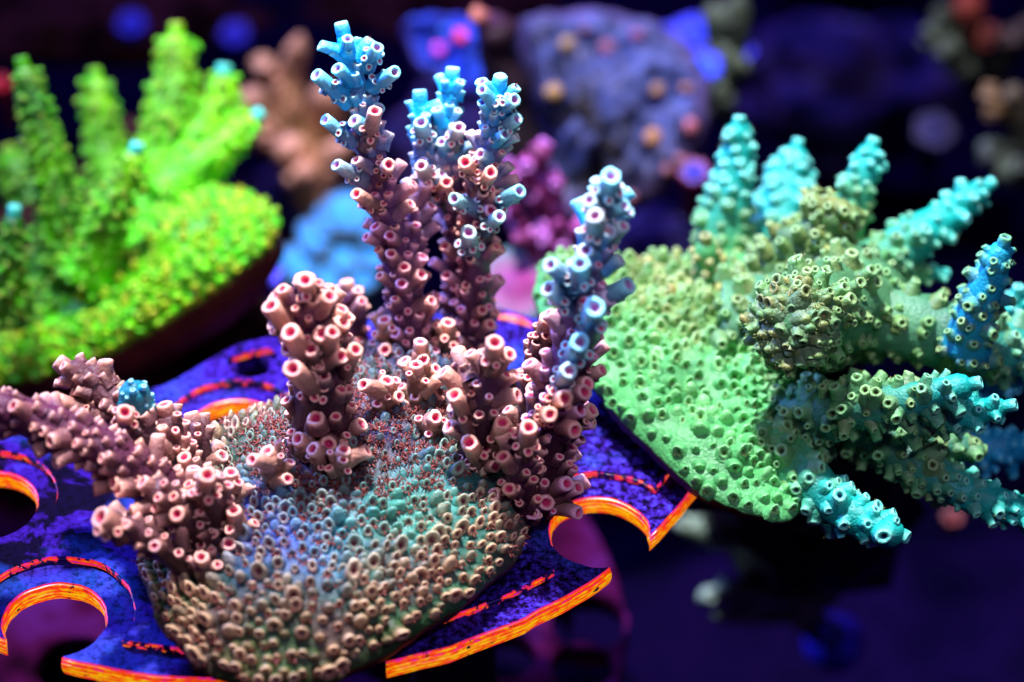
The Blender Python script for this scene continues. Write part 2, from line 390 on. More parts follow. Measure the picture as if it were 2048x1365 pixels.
# ================================================================== the setting
def sheet(name, x0, x1, y0, y1, z, mat, n=60, amp=0.5, seed=0):
    V, F = [], []
    for j in range(n + 1):
        for i in range(n + 1):
            x, y = x0 + (x1 - x0) * i / n, y0 + (y1 - y0) * j / n
            V.append((x, y, z + amp * (nz((x, y, 0), 0.22, seed) + 0.5 * nz((x, y, 0), 0.6, seed))))
    for j in range(n):
        for i in range(n):
            a = j * (n + 1) + i; F.append((a, a + 1, a + n + 2, a + n + 1))
    mb = MB(); mb.add(V, F, [(0.1, 0.1, 0.1)] * len(V)); return build(name, mb, mat)
sheet('tank_floor', -45, 45, -30, 60, -8.5, M_FLOOR, 90, 0.8)['kind'] = 'structure'

# ------------------------------------------------------------------ the orange printed rack under the corals
RC, RR, NR = np.array([-2.89, 0.17]), 5.58, 0.56
def arc_outline(R, nr, notch_angles, step=0.02):
    # circle of radius R bitten by round notches whose centres sit on the rim
    pts = []; half = 2 * math.asin(nr / (2 * RR)) if abs(R - RR) < 1e-6 else None
    cents = [np.array([math.cos(a), math.sin(a)]) * (RR - 0.46) for a in notch_angles]
    M_ = int(2 * math.pi / step); inside = []
    out = []
    for a, c in zip(notch_angles, cents):
        # intersection of the two circles
        d = np.linalg.norm(c); x = (d * d + R * R - nr * nr) / (2 * d); h = math.sqrt(max(R * R - x * x, 1e-9)); da = math.atan2(h, x)
        b0, b1 = math.atan2(-h, x - d), math.atan2(h, x - d)          # angles about the notch centre
        out.append((a, da, c, b0, b1))
    for i, (a, da, c, b0, b1) in enumerate(out):
        b0_ = b0 % (2 * math.pi); b1_ = b1 % (2 * math.pi)
        # inner arc runs from the first rim point to the second through the inside (angle pi)
        for k in range(37):
            t = b0_ + (b1_ - b0_) * k / 36
            v = np.array([math.cos(t), math.sin(t)]) * nr; ca, sa = math.cos(a), math.sin(a)
            pts.append(c + np.array([v[0] * ca - v[1] * sa, v[0] * sa + v[1] * ca]))
        a2, da2 = out[(i + 1) % len(out)][:2]
        if i == len(out) - 1: a2 += 2 * math.pi
        s_, e_ = a + da, a2 - da2; kk = max(2, int((e_ - s_) / 0.03))
        for k in range(1, kk): t = s_ + (e_ - s_) * k / kk; pts.append(np.array([math.cos(t), math.sin(t)]) * R)
    pts = [p + RC for p in pts]
    pts = [p + 0.022 * np.array([nz((p[0], p[1], 0), 3.1, 1), nz((p[0], p[1], 0), 3.1, 2)]) + 0.008 * np.array([nz((p[0], p[1], 0), 11, 3), nz((p[0], p[1], 0), 11, 4)]) for p in pts]
    return [np.array([p[0], min(p[1], back_y(p[0]) - (RR - R))]) for p in pts]
BACK = np.array([G(x, y)[:2] for x, y in [(-700, 880), (0, 815), (330, 772), (470, 690), (700, 640), (1000, 618), (1120, 650), (1300, 700)]])
def back_y(x): return float(np.interp(x, BACK[:, 0], BACK[:, 1]))
def ang(px, py):
    q = G(px, py)[:2] - RC; return math.atan2(q[1], q[0])
A1, A2 = ang(1212, 1072), ang(112, 1236)
stepa = (A1 - A2) / 2
notches = sorted([A1 + stepa * k for k in range(-4, 1)] + [A1 + stepa * k for k in range(1, int((2 * math.pi - 4.6 * stepa) / stepa) + 1)])
notches = [a for i, a in enumerate(notches) if a - notches[0] < 2 * math.pi - stepa * 0.7]
notches = [a for a in notches if RC[1] + (RR + .3) * math.sin(a) < back_y(RC[0] + RR * math.cos(a)) - 0.9]
print('notch step deg', math.degrees(stepa), len(notches))
HOLES = [(*G(470, 862)[:2], 0.56), (*G(-25, 1010)[:2], 0.56), (*G(505, 735)[:2], 0.21), (*G(1010, 668)[:2], 0.36)]
def circle(x, y, r, n=40): return [np.array([x + r * math.cos(2 * math.pi * k / n), y + r * math.sin(2 * math.pi * k / n)]) for k in range(n)]
def plate_caps(loops, zs):
    bm = bmesh.new(); es = []
    for lp in loops:
        vs = [bm.verts.new((p[0], p[1], zs)) for p in lp]
        es += [bm.edges.new((vs[i], vs[(i + 1) % len(vs)])) for i in range(len(vs))]
    bmesh.ops.triangle_fill(bm, use_beauty=True, use_dissolve=False, edges=es, normal=(0, 0, 1))
    bm.verts.index_update(); V = [tuple(v.co) for v in bm.verts]; F = []
    for f in bm.faces:
        idx = [v.index for v in f.verts]; F.append(tuple(idx if f.normal.z > 0 else idx[::-1]))
    bm.free(); return V, F
def walls(loops, z0, z1, bulge=0.03, rows=6):
    mb = MB()
    for lp in loops:
        lp = np.array(lp); n = len(lp); V = []
        nx = np.roll(lp, -1, 0) - np.roll(lp, 1, 0); nrm = np.c_[nx[:, 1], -nx[:, 0]]; nrm /= np.linalg.norm(nrm, axis=1)[:, None] + 1e-9
        area = 0.5 * np.sum(lp[:, 0] * np.roll(lp[:, 1], -1) - np.roll(lp[:, 0], -1) * lp[:, 1])
        if area < 0: nrm = -nrm
        outer = len(lp) > 60
        sgn = 1 if outer else -1
        for j in range(rows + 1):
            t = j / rows; o = bulge * math.sin(math.pi * t) * sgn
            for k in range(n): V.append((*(lp[k] + nrm[k] * o), z0 + (z1 - z0) * t))
        F = []
        for j in range(rows):
            for k in range(n):
                a, b = j * n + k, j * n + (k + 1) % n; q = (a, b, b + n, a + n); F.append(q if (area > 0) == outer else q[::-1])
        mb.add(V, F, [(0.5, 0.5, 0.5)] * len(V))
    return mb
rack = thing('coral_rack', (RC[0], RC[1], -8.4), 'round purple crusted rack with orange scalloped edge under the front corals', 'rack')
TH, STEP = 0.25, 0.10
outer = arc_outline(RR, NR, notches); loops = [outer] + [circle(*h) for h in HOLES]
V, F = plate_caps(loops, 0.0); mb = MB(); mb.add(V, F, [(.2, .2, .2)] * len(V)); build('plate', mb, M_TOP, rack, smooth=False)
V, F = plate_caps(loops, -TH); mb = MB(); mb.add(V, [f[::-1] for f in F], [(.2, .2, .2)] * len(V)); build('plate_underside', mb, M_ROCK, rack, smooth=False)
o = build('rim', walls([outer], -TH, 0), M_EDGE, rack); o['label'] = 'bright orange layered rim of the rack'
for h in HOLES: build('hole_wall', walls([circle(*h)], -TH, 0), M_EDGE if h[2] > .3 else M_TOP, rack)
tier = [arc_outline(RR - 0.30, NR + 0.30, notches)] + [circle(h[0], h[1], h[2] + (0.22 if h[2] > 0.3 else 0.08)) for h in HOLES[:3] if h[2] > .3 or True]
V, F = plate_caps(tier, STEP); mb = MB(); mb.add(V, F, [(.2, .2, .2)] * len(V)); build('raised_tier', mb, M_TOP, rack, smooth=False)
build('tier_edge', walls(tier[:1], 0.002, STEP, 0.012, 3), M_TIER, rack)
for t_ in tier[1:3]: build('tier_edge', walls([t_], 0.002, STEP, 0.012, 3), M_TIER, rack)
for p in (G(430, 960)[:2], G(900, 960)[:2], G(760, 760)[:2]):
    build('leg', sweep(np.array([[*p, z] for z in np.linspace(-8.6, -TH, 8)]), np.full(8, 0.5), 14, lambda t, q: lin('#1a0a20'), 0.05), M_FAR, rack)

# ================================================================== front colony: pink branches on a green crust
MAROON, PLUM, PEACH, PINK = lin('#461c2c'), lin('#5a2c50'), lin('#ffc09e'), lin('#d83070')
CREAM, CYAN, CYANL, TEAL = lin('#f4d09c'), lin('#08b4e8'), lin('#90ffff'), lin('#3a8c80')
OLIVE, SAGE, VIOLET, BROWNRED = lin('#30521c'), lin('#387850'), lin('#3a3aa8'), lin('#7a2a28')
front_out = [(1062, 1040), (1030, 1120), (910, 1215), (730, 1325), (570, 1372), (430, 1352), (345, 1290), (290, 1180), (280, 1060), (330, 960), (400, 885),
             (500, 850), (620, 800), (720, 725), (840, 665), (950, 670), (1040, 790), (1085, 930)]
base = Slab([G(x, y, 0.42) for x, y in front_out], (0, 0, 1), 0.72, 0.36, p=2.4, q=0.75, lump=0.16, seed=3, under=0.9)
class Front(Colony):
    def polyp(s, pos, ax, r, t):
        if rng.rand() < 0.30: tentacles(s.tent, pos, ax, r * 0.42, r * rng.uniform(0.5, 0.8), 7, BROWNRED, lin('#c06850'), 0.7)
fc = Front('branching_coral', base.o - [0, 0, 0.42], 'pink branching coral with peach tubes and blue tips on a green crust, front centre')
patches = [(base.hit(590, 1060)[0], 0.75, VIOLET), (base.hit(470, 1040)[0], 0.5, VIOLET), (base.hit(850, 960)[0], 0.9, lin('#3a9c90')), (base.hit(720, 1000)[0], 0.7, lin('#3a8c90')), (base.hit(760, 860)[0], 0.9, lin('#2c1a5c')),
           (base.hit(880, 700)[0], 0.9, lin('#24386c')), (base.hit(640, 880)[0], 0.8, lin('#3c2048')), (base.hit(820, 1050)[0], 0.6, lin('#46a088'))]  # violet and blue patches by the branch roots also darkened for branch shade
def crust(p, r):
    c = mixc(SAGE, OLIVE, sstep(0.55, 0.9, r)); 
    for q, R, col in patches: c = mixc(c, col, 0.9 * math.exp(-(np.linalg.norm(p - q) / R) ** 2))
    c = mixc(c, lin('#6a3a58'), .4 * sstep(.05, .4, nz(p, 1.5, 14))); c = mixc(c, lin('#5a3a24'), .35 * sstep(.1, .4, nz(p, 1.9, 24)))
    return c * (0.8 + 0.5 * nz(p, 2.4, 4))
bobj = fc.part('base', base.mesh(crust, lin('#5c0c12')))
roots = [(640, 850, .55), (955, 905, .45), (1065, 950, .55), (1035, 985, .4), (330, 960, .7), (850, 680, .8), (930, 690, .6)]
rp = [(np.array(base.loc(G(x, y, .8))), R) for x, y, R in roots]
def sp(x, y, r):
    return 0.098 + 0.05 * nz((x, y, 0), 1.6, 9)
for x, y in base.scatter(sp, 30000, 0, 0.985):
    p, n = base.surf(x, y), base.nrm(x, y); r = base.rel(x, y)
    near = min(np.hypot(x - c[0], y - c[1]) / R for c, R in rp)
    if near < 0.5: continue
    skin = crust(p, r); pur = math.exp(-(np.linalg.norm(p - patches[4][0]) / 1.0) ** 2) + math.exp(-(np.linalg.norm(p - patches[6][0]) / 0.8) ** 2)
    outw = unit(base.e1 * x + base.e2 * y); front = -outw[1]
    axis = unit(n * 1.2 + 0.22 * np.array([0, -1, 0]) * (1 if front > -0.3 else 0.3) + outw * 0.2 + rng.uniform(-0.2, 0.2, 3))
    hood = np.array([0, 0.8, 1.0])
    peach = (sstep(0.45, 0.9, r) * 0.8 + 0.02 + 0.25 * rng.rand()) * (1 - .75 * sstep(.2, 1.0, y) * sstep(-1.2, 0, x))
    bk = sstep(.2, 1.0, y) * sstep(-1.2, 0, x); rim = mixc(mixc(skin * 1.35, lin('#68c8a0'), 0.35 * (1 - .8 * bk)), CREAM, min(peach, 1) * (1 - 0.75 * min(pur, 1)))
    rr = (rng.uniform(0.036, 0.066) + .03 * (rng.rand() < .14)) * (1 - 0.35 * min(pur, 1)); L = rr * rng.uniform(0.5, 1.9)
    cl_ = rng.rand() < (.7 if x < -1.2 and y > 1.2 else .3)
    if cl_: rim = mixc(skin * 1.5, rim, rng.uniform(.25, .7))
    fc.cup(bobj, p, axis, rr, L, (skin, rim, lin('#8c4450')), tilt=0.9, ref=hood, flare=1.6, hole=.8, closed=cl_)
    if rng.rand() < 0.85 + 0.4 * min(pur, 1):
        tentacles(fc.tent, p + axis * L * 0.55, unit(axis + np.array([0, -.5, .2])), rr * 0.4, rng.uniform(0.05, 0.09), 8, BROWNRED * 0.8, lin('#b86c58'), 1.0)
    if pur > 0.35:
        for _ in range(2):
            q = p + base.e1 * rng.uniform(-.09, .09) + base.e2 * rng.uniform(-.09, .09); tentacles(fc.tent, q, n, 0.02, rng.uniform(.05, .09), 7, lin('#4a1c28'), lin('#a05848'), 1.0)

def fcolors(tipstart, body0=MAROON, body1=PLUM, tipc=CYAN, rimb=lin('#ffc8b0')):
    def colf(t, p): return mixc(mixc(body0, body1, sstep(0.1, 0.7, t)) * (0.85 + 0.4 * nz(p, 3, 2)), tipc, sstep(tipstart - .2, tipstart + 0.25, t))
    def cupf(t, p, big):
        k = sstep(tipstart - 0.22, tipstart + 0.20, t + 0.05 * big + rng.uniform(-.08, .08)); b0 = mixc(body0, body1, t)
        body = mixc(mixc(b0, PEACH, 0.16 if big else 0.03), CYAN, k); rim = mixc(mixc(PEACH, rimb, rng.rand()), CYANL, k)
        return body, rim, mixc(PINK, lin('#a890d8'), k * 0.8)
    return colf, cupf
def path_on(slab, px, dd, sink=0.15):
    p0, x, y = slab.hit(*px[0]); d0 = depth(p0)
    return [p0 - slab.n * sink] + [P(a, b, d0 + e) for (a, b), e in zip(px[1:], dd)]
def px2r(w, d=33.5): return w / 2 * WIDE / PX * d / DIST
def fbranch(px, dd, w0, w1, tip=2.0, side=(), slab=base, **kw):
    kb = kw.pop('kb', .9); colf, cupf = fcolors(tip, **kw.pop('cols', {}))
    ob, path = fc.branch(path_on(slab, px, dd), px2r(w0) * .72, px2r(w1) * .80, colf, cupf, **kw)
    for (sx, sy, tx, ty, e, L, r, k) in side:          # radial branchlets: from pixel s towards pixel t
        i = int(np.argmin([abs(((q - CAM) @ UP) / depth(q) * DIST / WIDE * PX + sy - 682.5) for q in path])); d0 = depth(path[i])
        a = P(sx, sy, d0 + 0.15 * e); b = P(tx, ty, d0 + e); kq = kb if sy < 260 or kb < .5 else .4
        body = mixc(mixc(MAROON, PEACH, .13), CYAN, k * kq); rim = mixc(PEACH, CYANL, k); cols = (body, rim, mixc(PINK, lin('#a890d8'), k * .7))
        fc.branchlet(ob, a, b - a, np.linalg.norm(b - a), r * .78, cols, (mixc(MAROON, CYAN, k * .8 * kq), mixc(PEACH, CYANL, k * .8), PINK), n=6)
    return ob
# tall pair behind
fbranch([(825, 690), (792, 500), (735, 260), (685, 60)], [-.5, -1.0, -1.3], 92, 44, 0.74, cols=dict(body0=lin('#54284a'), body1=lin('#7a4c88'), rimb=lin('#ffb8cc')), longp=.30, rs=.92, spacing=.168,  side=[
    (690, 200, 632, 150, -.4, 0, .11, 1), (700, 280, 650, 240, -.4, 0, .10, 1), (725, 360, 672, 330, -.4, 0, .10, .7), (750, 170, 790, 145, -.5, 0, .1, 1), (735, 130, 755, 95, -.4, 0, .1, 1), (735, 290, 750, 222, -.6, 0, .1, .1), (760, 420, 712, 388, -.5, 0, .1, 0), (765, 345, 778, 330, -.7, 0, .1, .1)])
fbranch([(828, 680), (822, 520), (848, 340), (840, 195)], [-.4, -.5, -.6], 72, 42, 0.70, cols=dict(body0=lin('#54284a'), body1=lin('#7a4c88'), rimb=lin('#ffb8cc')), longp=.30, rs=.92, spacing=.168, side=[(850, 280, 842, 245, -.6, 0, .11, .9), (858, 360, 842, 332, -.6, 0, .1, .4)])
fbranch([(930, 680), (918, 500), (895, 300), (905, 150)], [-.5, -.8, -1.0], 80, 42, 0.72, cols=dict(body0=lin('#54284a'), body1=lin('#7a4c88'), rimb=lin('#ffb8cc')), longp=.30, rs=.92, spacing=.168, side=[(905, 290, 918, 255, -.5, 0, .1, .5), (880, 390, 893, 365, -.6, 0, .1, 0)])
fbranch([(945, 690), (955, 480), (978, 310), (1000, 165)], [-.7, -1.2, -1.6], 92, 44, 0.76, cols=dict(body0=lin('#54284a'), body1=lin('#7a4c88'), rimb=lin('#ffb8cc')), longp=.30, rs=.92, spacing=.168, side=[
    (990, 410, 1040, 383, -.6, 0, .11, 1), (965, 460, 1000, 433, -.7, 0, .1, .8), (940, 500, 937, 465, -.8, 0, .12, .7), (955, 420, 908, 398, -.7, 0, .1, .8), (1000, 220, 963, 180, -.4, 0, .1, 1), (1005, 215, 1030, 200, -.4, 0, .1, .9), (1000, 260, 1035, 238, -.3, 0, .1, .9), (945, 350, 930, 325, -.5, 0, .11, 0), (960, 380, 982, 345, -.6, 0, .11, 0)])
# small one behind the thick left branch
fbranch([(715, 700), (706, 630), (695, 575)], [-.1, -.2], 70, 52)
# thick front left branch
fbranch([(645, 870), (640, 740), (622, 640), (612, 572)], [-.5, -.9, -1.1], 150, 84, flare=0.15, ls=1.15, rs=1.15, side=[
    (600, 690, 540, 612, -.6, 0, .135, 0), (625, 740, 580, 665, -.9, 0, .14, 0), (640, 790, 585, 738, -1.1, 0, .14, 0), (655, 690, 684, 618, -.3, 0, .11, 0), (650, 720, 665, 665, -.9, 0, .105, 0),
    (690, 740, 712, 700, -.6, 0, .11, 0), (600, 610, 552, 590, -.2, 0, .10, 0), (620, 600, 610, 560, -.4, 0, .13, 0)], longp=.3)
# right tall branch
fbranch([(1065, 965), (1120, 790), (1165, 600), (1220, 372)], [-.7, -1.3, -1.9], 140, 50, 0.84, rs=1.12, ls=1.25, longp=.32, kb=.4, cols=dict(body1=lin('#745080'), rimb=lin('#f0b8d8')), side=[
    (1150, 570, 1100, 530, -.5, 0, .12, .8), (1160, 570, 1160, 528, -1.0, 0, .13, 1), (1140, 610, 1096, 578, -.5, 0, .12, .7), (1190, 610, 1258, 570, -.4, 0, .13, .9), (1175, 660, 1190, 615, -1.1, 0, .15, 1),
    (1145, 720, 1160, 685, -1.1, 0, .14, 1), (1120, 770, 1138, 742, -1.0, 0, .12, .7), (1195, 440, 1178, 400, -.4, 0, .11, .7), (1215, 430, 1250, 412, -.3, 0, .1, .9), (1215, 400, 1222, 352, -.4, 0, .15, 1), (1210, 490, 1248, 452, -.3, 0, .1, .6), (1190, 480, 1190, 432, -.7, 0, .12, .6),
    (1110, 800, 1130, 798, -.9, 0, .12, 0), (1150, 850, 1185, 820, -.2, 0, .12, .1), (1160, 760, 1205, 740, -.2, 0, .1, .1), (1085, 830, 1100, 830, -1.0, 0, .11, 0)])
# front small branches
fbranch([(950, 915), (970, 810), (990, 700)], [-.6, -1.0], 92, 58, side=[(960, 930, 938, 885, -.7, 0, .13, 0), (985, 900, 1005, 845, -.7, 0, .12, 0), (945, 800, 885, 745, -.2, 0, .12, 0), (940, 850, 908, 790, -.5, 0, .12, 0), (985, 730, 990, 685, -.5, 0, .13, 0), (940, 760, 915, 700, .2, 0, .11, 0)])
fbranch([(1060, 880), (1070, 760), (1092, 650)], [-.3, -.6], 84, 54, cols=dict(body0=lin('#4a3a38')), side=[(1080, 830, 1065, 775, -.5, 0, .11, 0), (1085, 680, 1095, 635, -.3, 0, .12, 0), (1090, 720, 1130, 690, -.2, 0, .11, 0)])
fbranch([(1040, 1000), (1042, 930), (1058, 870)], [-.4, -.6], 84, 62, rs=1.1, side=[(1050, 900, 1058, 855, -.5, 0, .13, 0), (1030, 990, 1018, 978, -.5, 0, .1, 0)])
for (a, b, h) in [(830, 800, 60), (840, 770, 75), (765, 810, 40), (890, 700, 45), (770, 700, 50), (610, 905, 22), (545, 960, 48), (680, 950, 42), (455, 1010, 55), (470, 1070, 40), (640, 930, 26), (860, 860, 20)]:
    fbranch([(a, b), (a + 2, b - h * .6), (a + rng.uniform(-8, 8), b - h)], [-.15, -.25], 52, 42, flare=.3, rs=.95, cols=dict(body0=lin('#4c5440'), body1=lin('#b08068')), name='branchlet')
# left fan
LP = dict(body0=lin('#40242a'), body1=lin('#6a4448'))
fbranch([(400, 1000), (300, 870), (205, 790), (128, 732)], [-.1, -.1, -.1], 118, 66, cols=LP, spacing=.165, rs=1.0, side=[(190, 830, 112, 800, -.2, 0, .11, 0), (250, 850, 250, 825, -.7, 0, .12, 0)])
fbranch([(430, 1060), (300, 960), (150, 870), (-60, 800)], [-.3, -.5, -.6], 125, 84, spacing=.165, cols=dict(body0=lin('#401a26'), body1=lin('#6a3050')), rs=1.0)
fbranch([(370, 980), (352, 900), (332, 822)], [-.3, -.5], 90, 60, cols=LP, rs=1.1)
fbranch([(330, 940), (280, 840), (262, 765)], [-1.0, -1.4], 70, 84, 0.45, amp=.35, tipr=.03, cols=dict(body0=lin('#3c4640'), body1=lin('#3c6460'), tipc=lin('#1c8490')), longp=0, ls=.3, rs=.5)
fbranch([(420, 1080), (350, 1010), (295, 972)], [-.4, -.6], 74, 62, cols=LP, rs=.95, longp=.2)
fbranch([(400, 1130), (300, 1080), (205, 1036)], [-.4, -.6], 66, 54, cols=LP, rs=.95, side=[(240, 1060, 200, 1035, -.3, 0, .15, 0)])
fbranch([(440, 1050), (425, 1000), (415, 955)], [-.4, -.5], 80, 64, cols=LP, rs=1.1, side=[(410, 990, 415, 950, -.5, 0, .13, 0)])
fbranch([(420, 1150), (410, 1135), (405, 1122)], [-.1, -.2], 50, 50, cols=LP, name='branchlet')
fbranch([(400, 940), (395, 880), (385, 840)], [-.1, -.1], 64, 50, cols=LP, name='branchlet')
fc.finish()

# ================================================================== right colony: sage green plate and blue tipped arms
GREEN, GREEND, LIME, TAN, AQUA, AQUAL = lin('#50ae60'), lin('#44683c'), lin('#8ce88c'), lin('#b89048'), lin('#10b4a0'), lin('#74f4d4')
rp3 = [P(1300, 880, 32.9), P(1250, 520, 35.3), P(1580, 1000, 32.7)]
rn = unit(np.cross(rp3[2] - rp3[0], rp3[1] - rp3[0])); rn = rn if rn[2] > 0 else -rn
def onplane(px, py):
    v = P(px, py, 1) - CAM; return CAM + v * ((rp3[0] - CAM) @ rn) / (v @ rn)
right_out = [(1193, 770), (1240, 835), (1300, 892), (1390, 972), (1490, 1024), (1575, 1040), (1612, 985), (1590, 880), (1620, 760), (1640, 620), (1580, 520), (1480, 500), (1380, 512), (1250, 522), (1110, 515), (1068, 580), (1110, 680)]
rs_ = Slab([onplane(*q) for q in right_out], rn, 0.35, 0.35, p=2.6, q=0.7, lump=0.26, seed=11, under=0.8, lscale=1.0)
class RightC(Colony):
    def polyp(s, pos, ax, r, t):
        if rng.rand() < 0.22: tentacles(s.tent, pos, ax, r * 0.5, r * rng.uniform(0.5, 0.8), 7, lin('#4a4a20'), lin('#a8a860'), 0.8)
rc = RightC('plating_branching_coral', rs_.o - rs_.n * 0.3, 'sage green coral with broad knobbly plate and turquoise tipped arms, right')
tanp = [rs_.hit(x, y)[0] for x, y in [(1370, 600), (1560, 560), (1330, 540), (1420, 560), (1260, 560), (1500, 540)]]
def rcrust(p, r):
    tn = max(math.exp(-(np.linalg.norm(p - q) / 0.7) ** 2) for q in tanp)
    return mixc(GREEN, lin('#8a9448'), tn * 0.6) * (0.9 + 0.3 * nz(p, 1.6, 8))
robj = rc.part('plate_base', rs_.mesh(rcrust, lin('#3c1014')))
for x, y in rs_.scatter(lambda x, y, r: 0.122 + 0.09 * nz((x, y, 0), 1.3, 5), 14000, 0, 0.985):
    p, n = rs_.surf(x, y), rs_.nrm(x, y); r = rs_.rel(x, y); skin = rcrust(p, r)
    tn = max(math.exp(-(np.linalg.norm(p - q) / 0.8) ** 2) for q in tanp)
    ax = unit(n + np.array([0.05, -.35, .0]) + rng.uniform(-.25, .25, 3)); rr = rng.uniform(.040, .085); L = rr * rng.uniform(0.4, 1.1 + tn)
    rim = mixc(mixc(skin, LIME, .6), mixc(LIME, TAN, 0.8), tn * rng.rand())
    rc.cup(robj, p, ax, rr, L, (skin, rim, lin('#6c9c4c')), tilt=.95, ref=np.array([0, .6, 1]), flare=1.6, taper=.85, hole=.65, closed=rng.rand() < .3)
    if rng.rand() < .45: tentacles(rc.tent, p + ax * (L - .2 * rr), ax, rr * .4, rr * .55, 8, lin('#5c6c2c'), lin('#a8b868'), .9)
def rcolors(tipstart, b0=GREEN, knob=lin('#589858'), tipc=AQUA, tipl=AQUAL, w_=0.3):
    def colf(t, p): return mixc(b0, tipc, sstep(tipstart - .2, tipstart + w_, t)) * (0.9 + .3 * nz(p, 2, 6))
    def cupf(t, p, big):
        k = sstep(tipstart - .05, tipstart + w_ + .1, t + rng.uniform(-.05, .05)); kb = mixc(knob, TAN, rng.rand() ** 2 * .35)
        return mixc(mixc(b0, kb, .6), tipc, k), mixc(mixc(kb, LIME, .35), tipl, k), mixc(lin('#3c4420'), lin('#0c5878'), k)
    return colf, cupf
def rbranch(px, ds, w0, w1, t0=2.0, cols={}, **kw):
    colf, cupf = rcolors(t0, **cols); pts = [P(a, b, d) for (a, b), d in zip(px, ds)]
    kw.setdefault('taper', .72); kw.setdefault('hole', .75); kw.setdefault('rs', 1.05); kw.setdefault('ls', .72); kw.setdefault('spacing', .185); kw.setdefault('tipr', .075); w1 *= .85; kw.setdefault('lean', .5); kw.setdefault('flare', .15)
    return rc.branch(pts, px2r(w0), px2r(w1), colf, cupf, **kw)
DK = dict(b0=lin('#3c8464'))
# body behind the plate, running right
rbranch([(1480, 660), (1580, 640), (1760, 640), (1960, 690), (2080, 700)], [34.4, 34.2, 33.8, 33.6, 33.8], 200, 120, .75, cols=dict(b0=lin('#4c9060'), knob=lin('#68984c')), name='limb', spacing=.21, longp=.4)
rbranch([(1520, 860), (1500, 740), (1490, 600), (1440, 520)], [33.9, 34.2, 34.9, 35.6], 150, 110, cols=dict(b0=GREEN), name='limb', rs=1.1, ls=.8, tip=False)
# upright spikes at the back
rbranch([(1450, 560), (1452, 420), (1470, 330), (1478, 245)], [35.6, 35.4, 35.3, 35.2], 128, 50, .25, power=1.1, ls=.55, rs=1.3)
rbranch([(1550, 540), (1568, 420), (1580, 350), (1595, 290)], [36.0, 36.0, 36.0, 36.0], 150, 62, .05, longp=.05, power=1.4, ls=.45, rs=1.3)
rbranch([(1660, 520), (1700, 420), (1722, 350), (1745, 288)], [35.3, 35.0, 34.9, 34.9], 110, 48, .45, power=.8, ls=.55)
rbranch([(1640, 590), (1760, 530), (1870, 450), (1978, 370)], [34.6, 34.8, 35.0, 35.2], 140, 56, .35, ls=.55)
rbranch([(1760, 570), (1830, 552), (1885, 548)], [34.8, 34.9, 35.0], 50, 30, .6, longp=0)
# rough brown topped clump
rbranch([(1560, 560), (1640, 470), (1690, 400)], [34.6, 34.3, 34.1], 150, 130, tip=False, cols=dict(b0=lin('#4c7c40'), knob=lin('#70904c')), rs=.9, ls=.6, longp=.4, spacing=.17, amp=.3)
rbranch([(1420, 600), (1415, 530), (1412, 480)], [35.0, 34.8, 34.6], 66, 50, cols=dict(knob=lin('#a88848')), rs=1.0)
# blunt stub towards the viewer
stub, sp_ = rbranch([(1720, 600), (1650, 620), (1600, 640), (1575, 652)], [34.0, 33.2, 32.4, 31.9], 190, 188, cols=dict(b0=lin('#4c8c58'), knob=lin('#64944c')), rs=1.1, ls=.9, tip=False, spacing=.2, amp=.12, name='stub')
tdir = unit(sp_[-1] - sp_[-4]); u_ = perp(tdir); v_ = np.cross(tdir, u_); Rs = px2r(188, 32)
for _ in range(90):
    a, q = rng.uniform(0, 6.28), math.sqrt(rng.rand()) * .92; d = math.cos(a) * u_ + math.sin(a) * v_
    p = sp_[-1] - tdir * Rs * (0.42 * q ** 3 + .10) + d * Rs * q * .95; ax = unit(tdir + d * q * 1.2 + rng.uniform(-.3, .3, 3))
    kb = mixc(lin('#64a05c'), TAN, rng.rand() ** 2 * .5); rr = rng.uniform(.05, .10)
    rc.cup(stub, p, ax, rr, rr * rng.uniform(.3, 1.3), (lin('#5c8458'), kb, lin('#3c4420')), tilt=.6, ref=np.array([0, .5, 1]), taper=.7, hole=.7, closed=rng.rand() < .5)
    if rng.rand() < .4: tentacles(rc.tent, p + ax * rr, ax, rr * .6, rr * .5, 8, lin('#56702c'), lin('#b8c070'), .9)
# arms to the right
rbranch([(1930, 700), (1955, 620), (1985, 550), (2008, 485)], [33.2, 32.9, 32.7, 32.5], 92, 50, .0, cols=dict(b0=lin('#18a0b8'), knob=lin('#50803c'), tipl=lin('#58b078'), tipc=lin('#18b0c8'), w_=1.2))
rbranch([(1600, 850), (1690, 815), (1800, 805), (1950, 768)], [33.4, 32.7, 32.3, 32.0], 120, 56, .7, cols=DK, longp=.35, ls=.95)
rbranch([(1830, 830), (1920, 830), (2020, 812)], [32.6, 32.4, 32.2], 84, 48, .3, cols=DK, longp=.3)
rbranch([(1700, 850), (1830, 930), (1940, 990), (2090, 1040)], [33.4, 33.0, 32.8, 32.8], 96, 70, .45, cols=DK, longp=.3)
rbranch([(1750, 860), (1860, 890), (1960, 900)], [33.3, 33.2, 33.2], 84, 50, cols=DK)
rbranch([(1550, 900), (1610, 960), (1690, 1025), (1805, 1072)], [33.1, 32.8, 32.5, 32.2], 118, 62, .30, longp=.1, rs=1.45, ls=.8)
rbranch([(1900, 760), (1990, 745), (2090, 720)], [34.2, 34.2, 34.2], 110, 70, -.2, cols=dict(tipc=lin('#14a0c8'), tipl=lin('#5ce0f0')), longp=.2)
rbranch([(1880, 690), (1980, 640), (2080, 600)], [34.4, 34.4, 34.4], 100, 70, .3, longp=.2)
rbranch([(1900, 900), (1990, 900), (2090, 890)], [34.4, 34.3, 34.3], 90, 60, .0, cols=dict(tipc=lin('#14a0c8'), tipl=lin('#5ce0f0')), longp=.2)
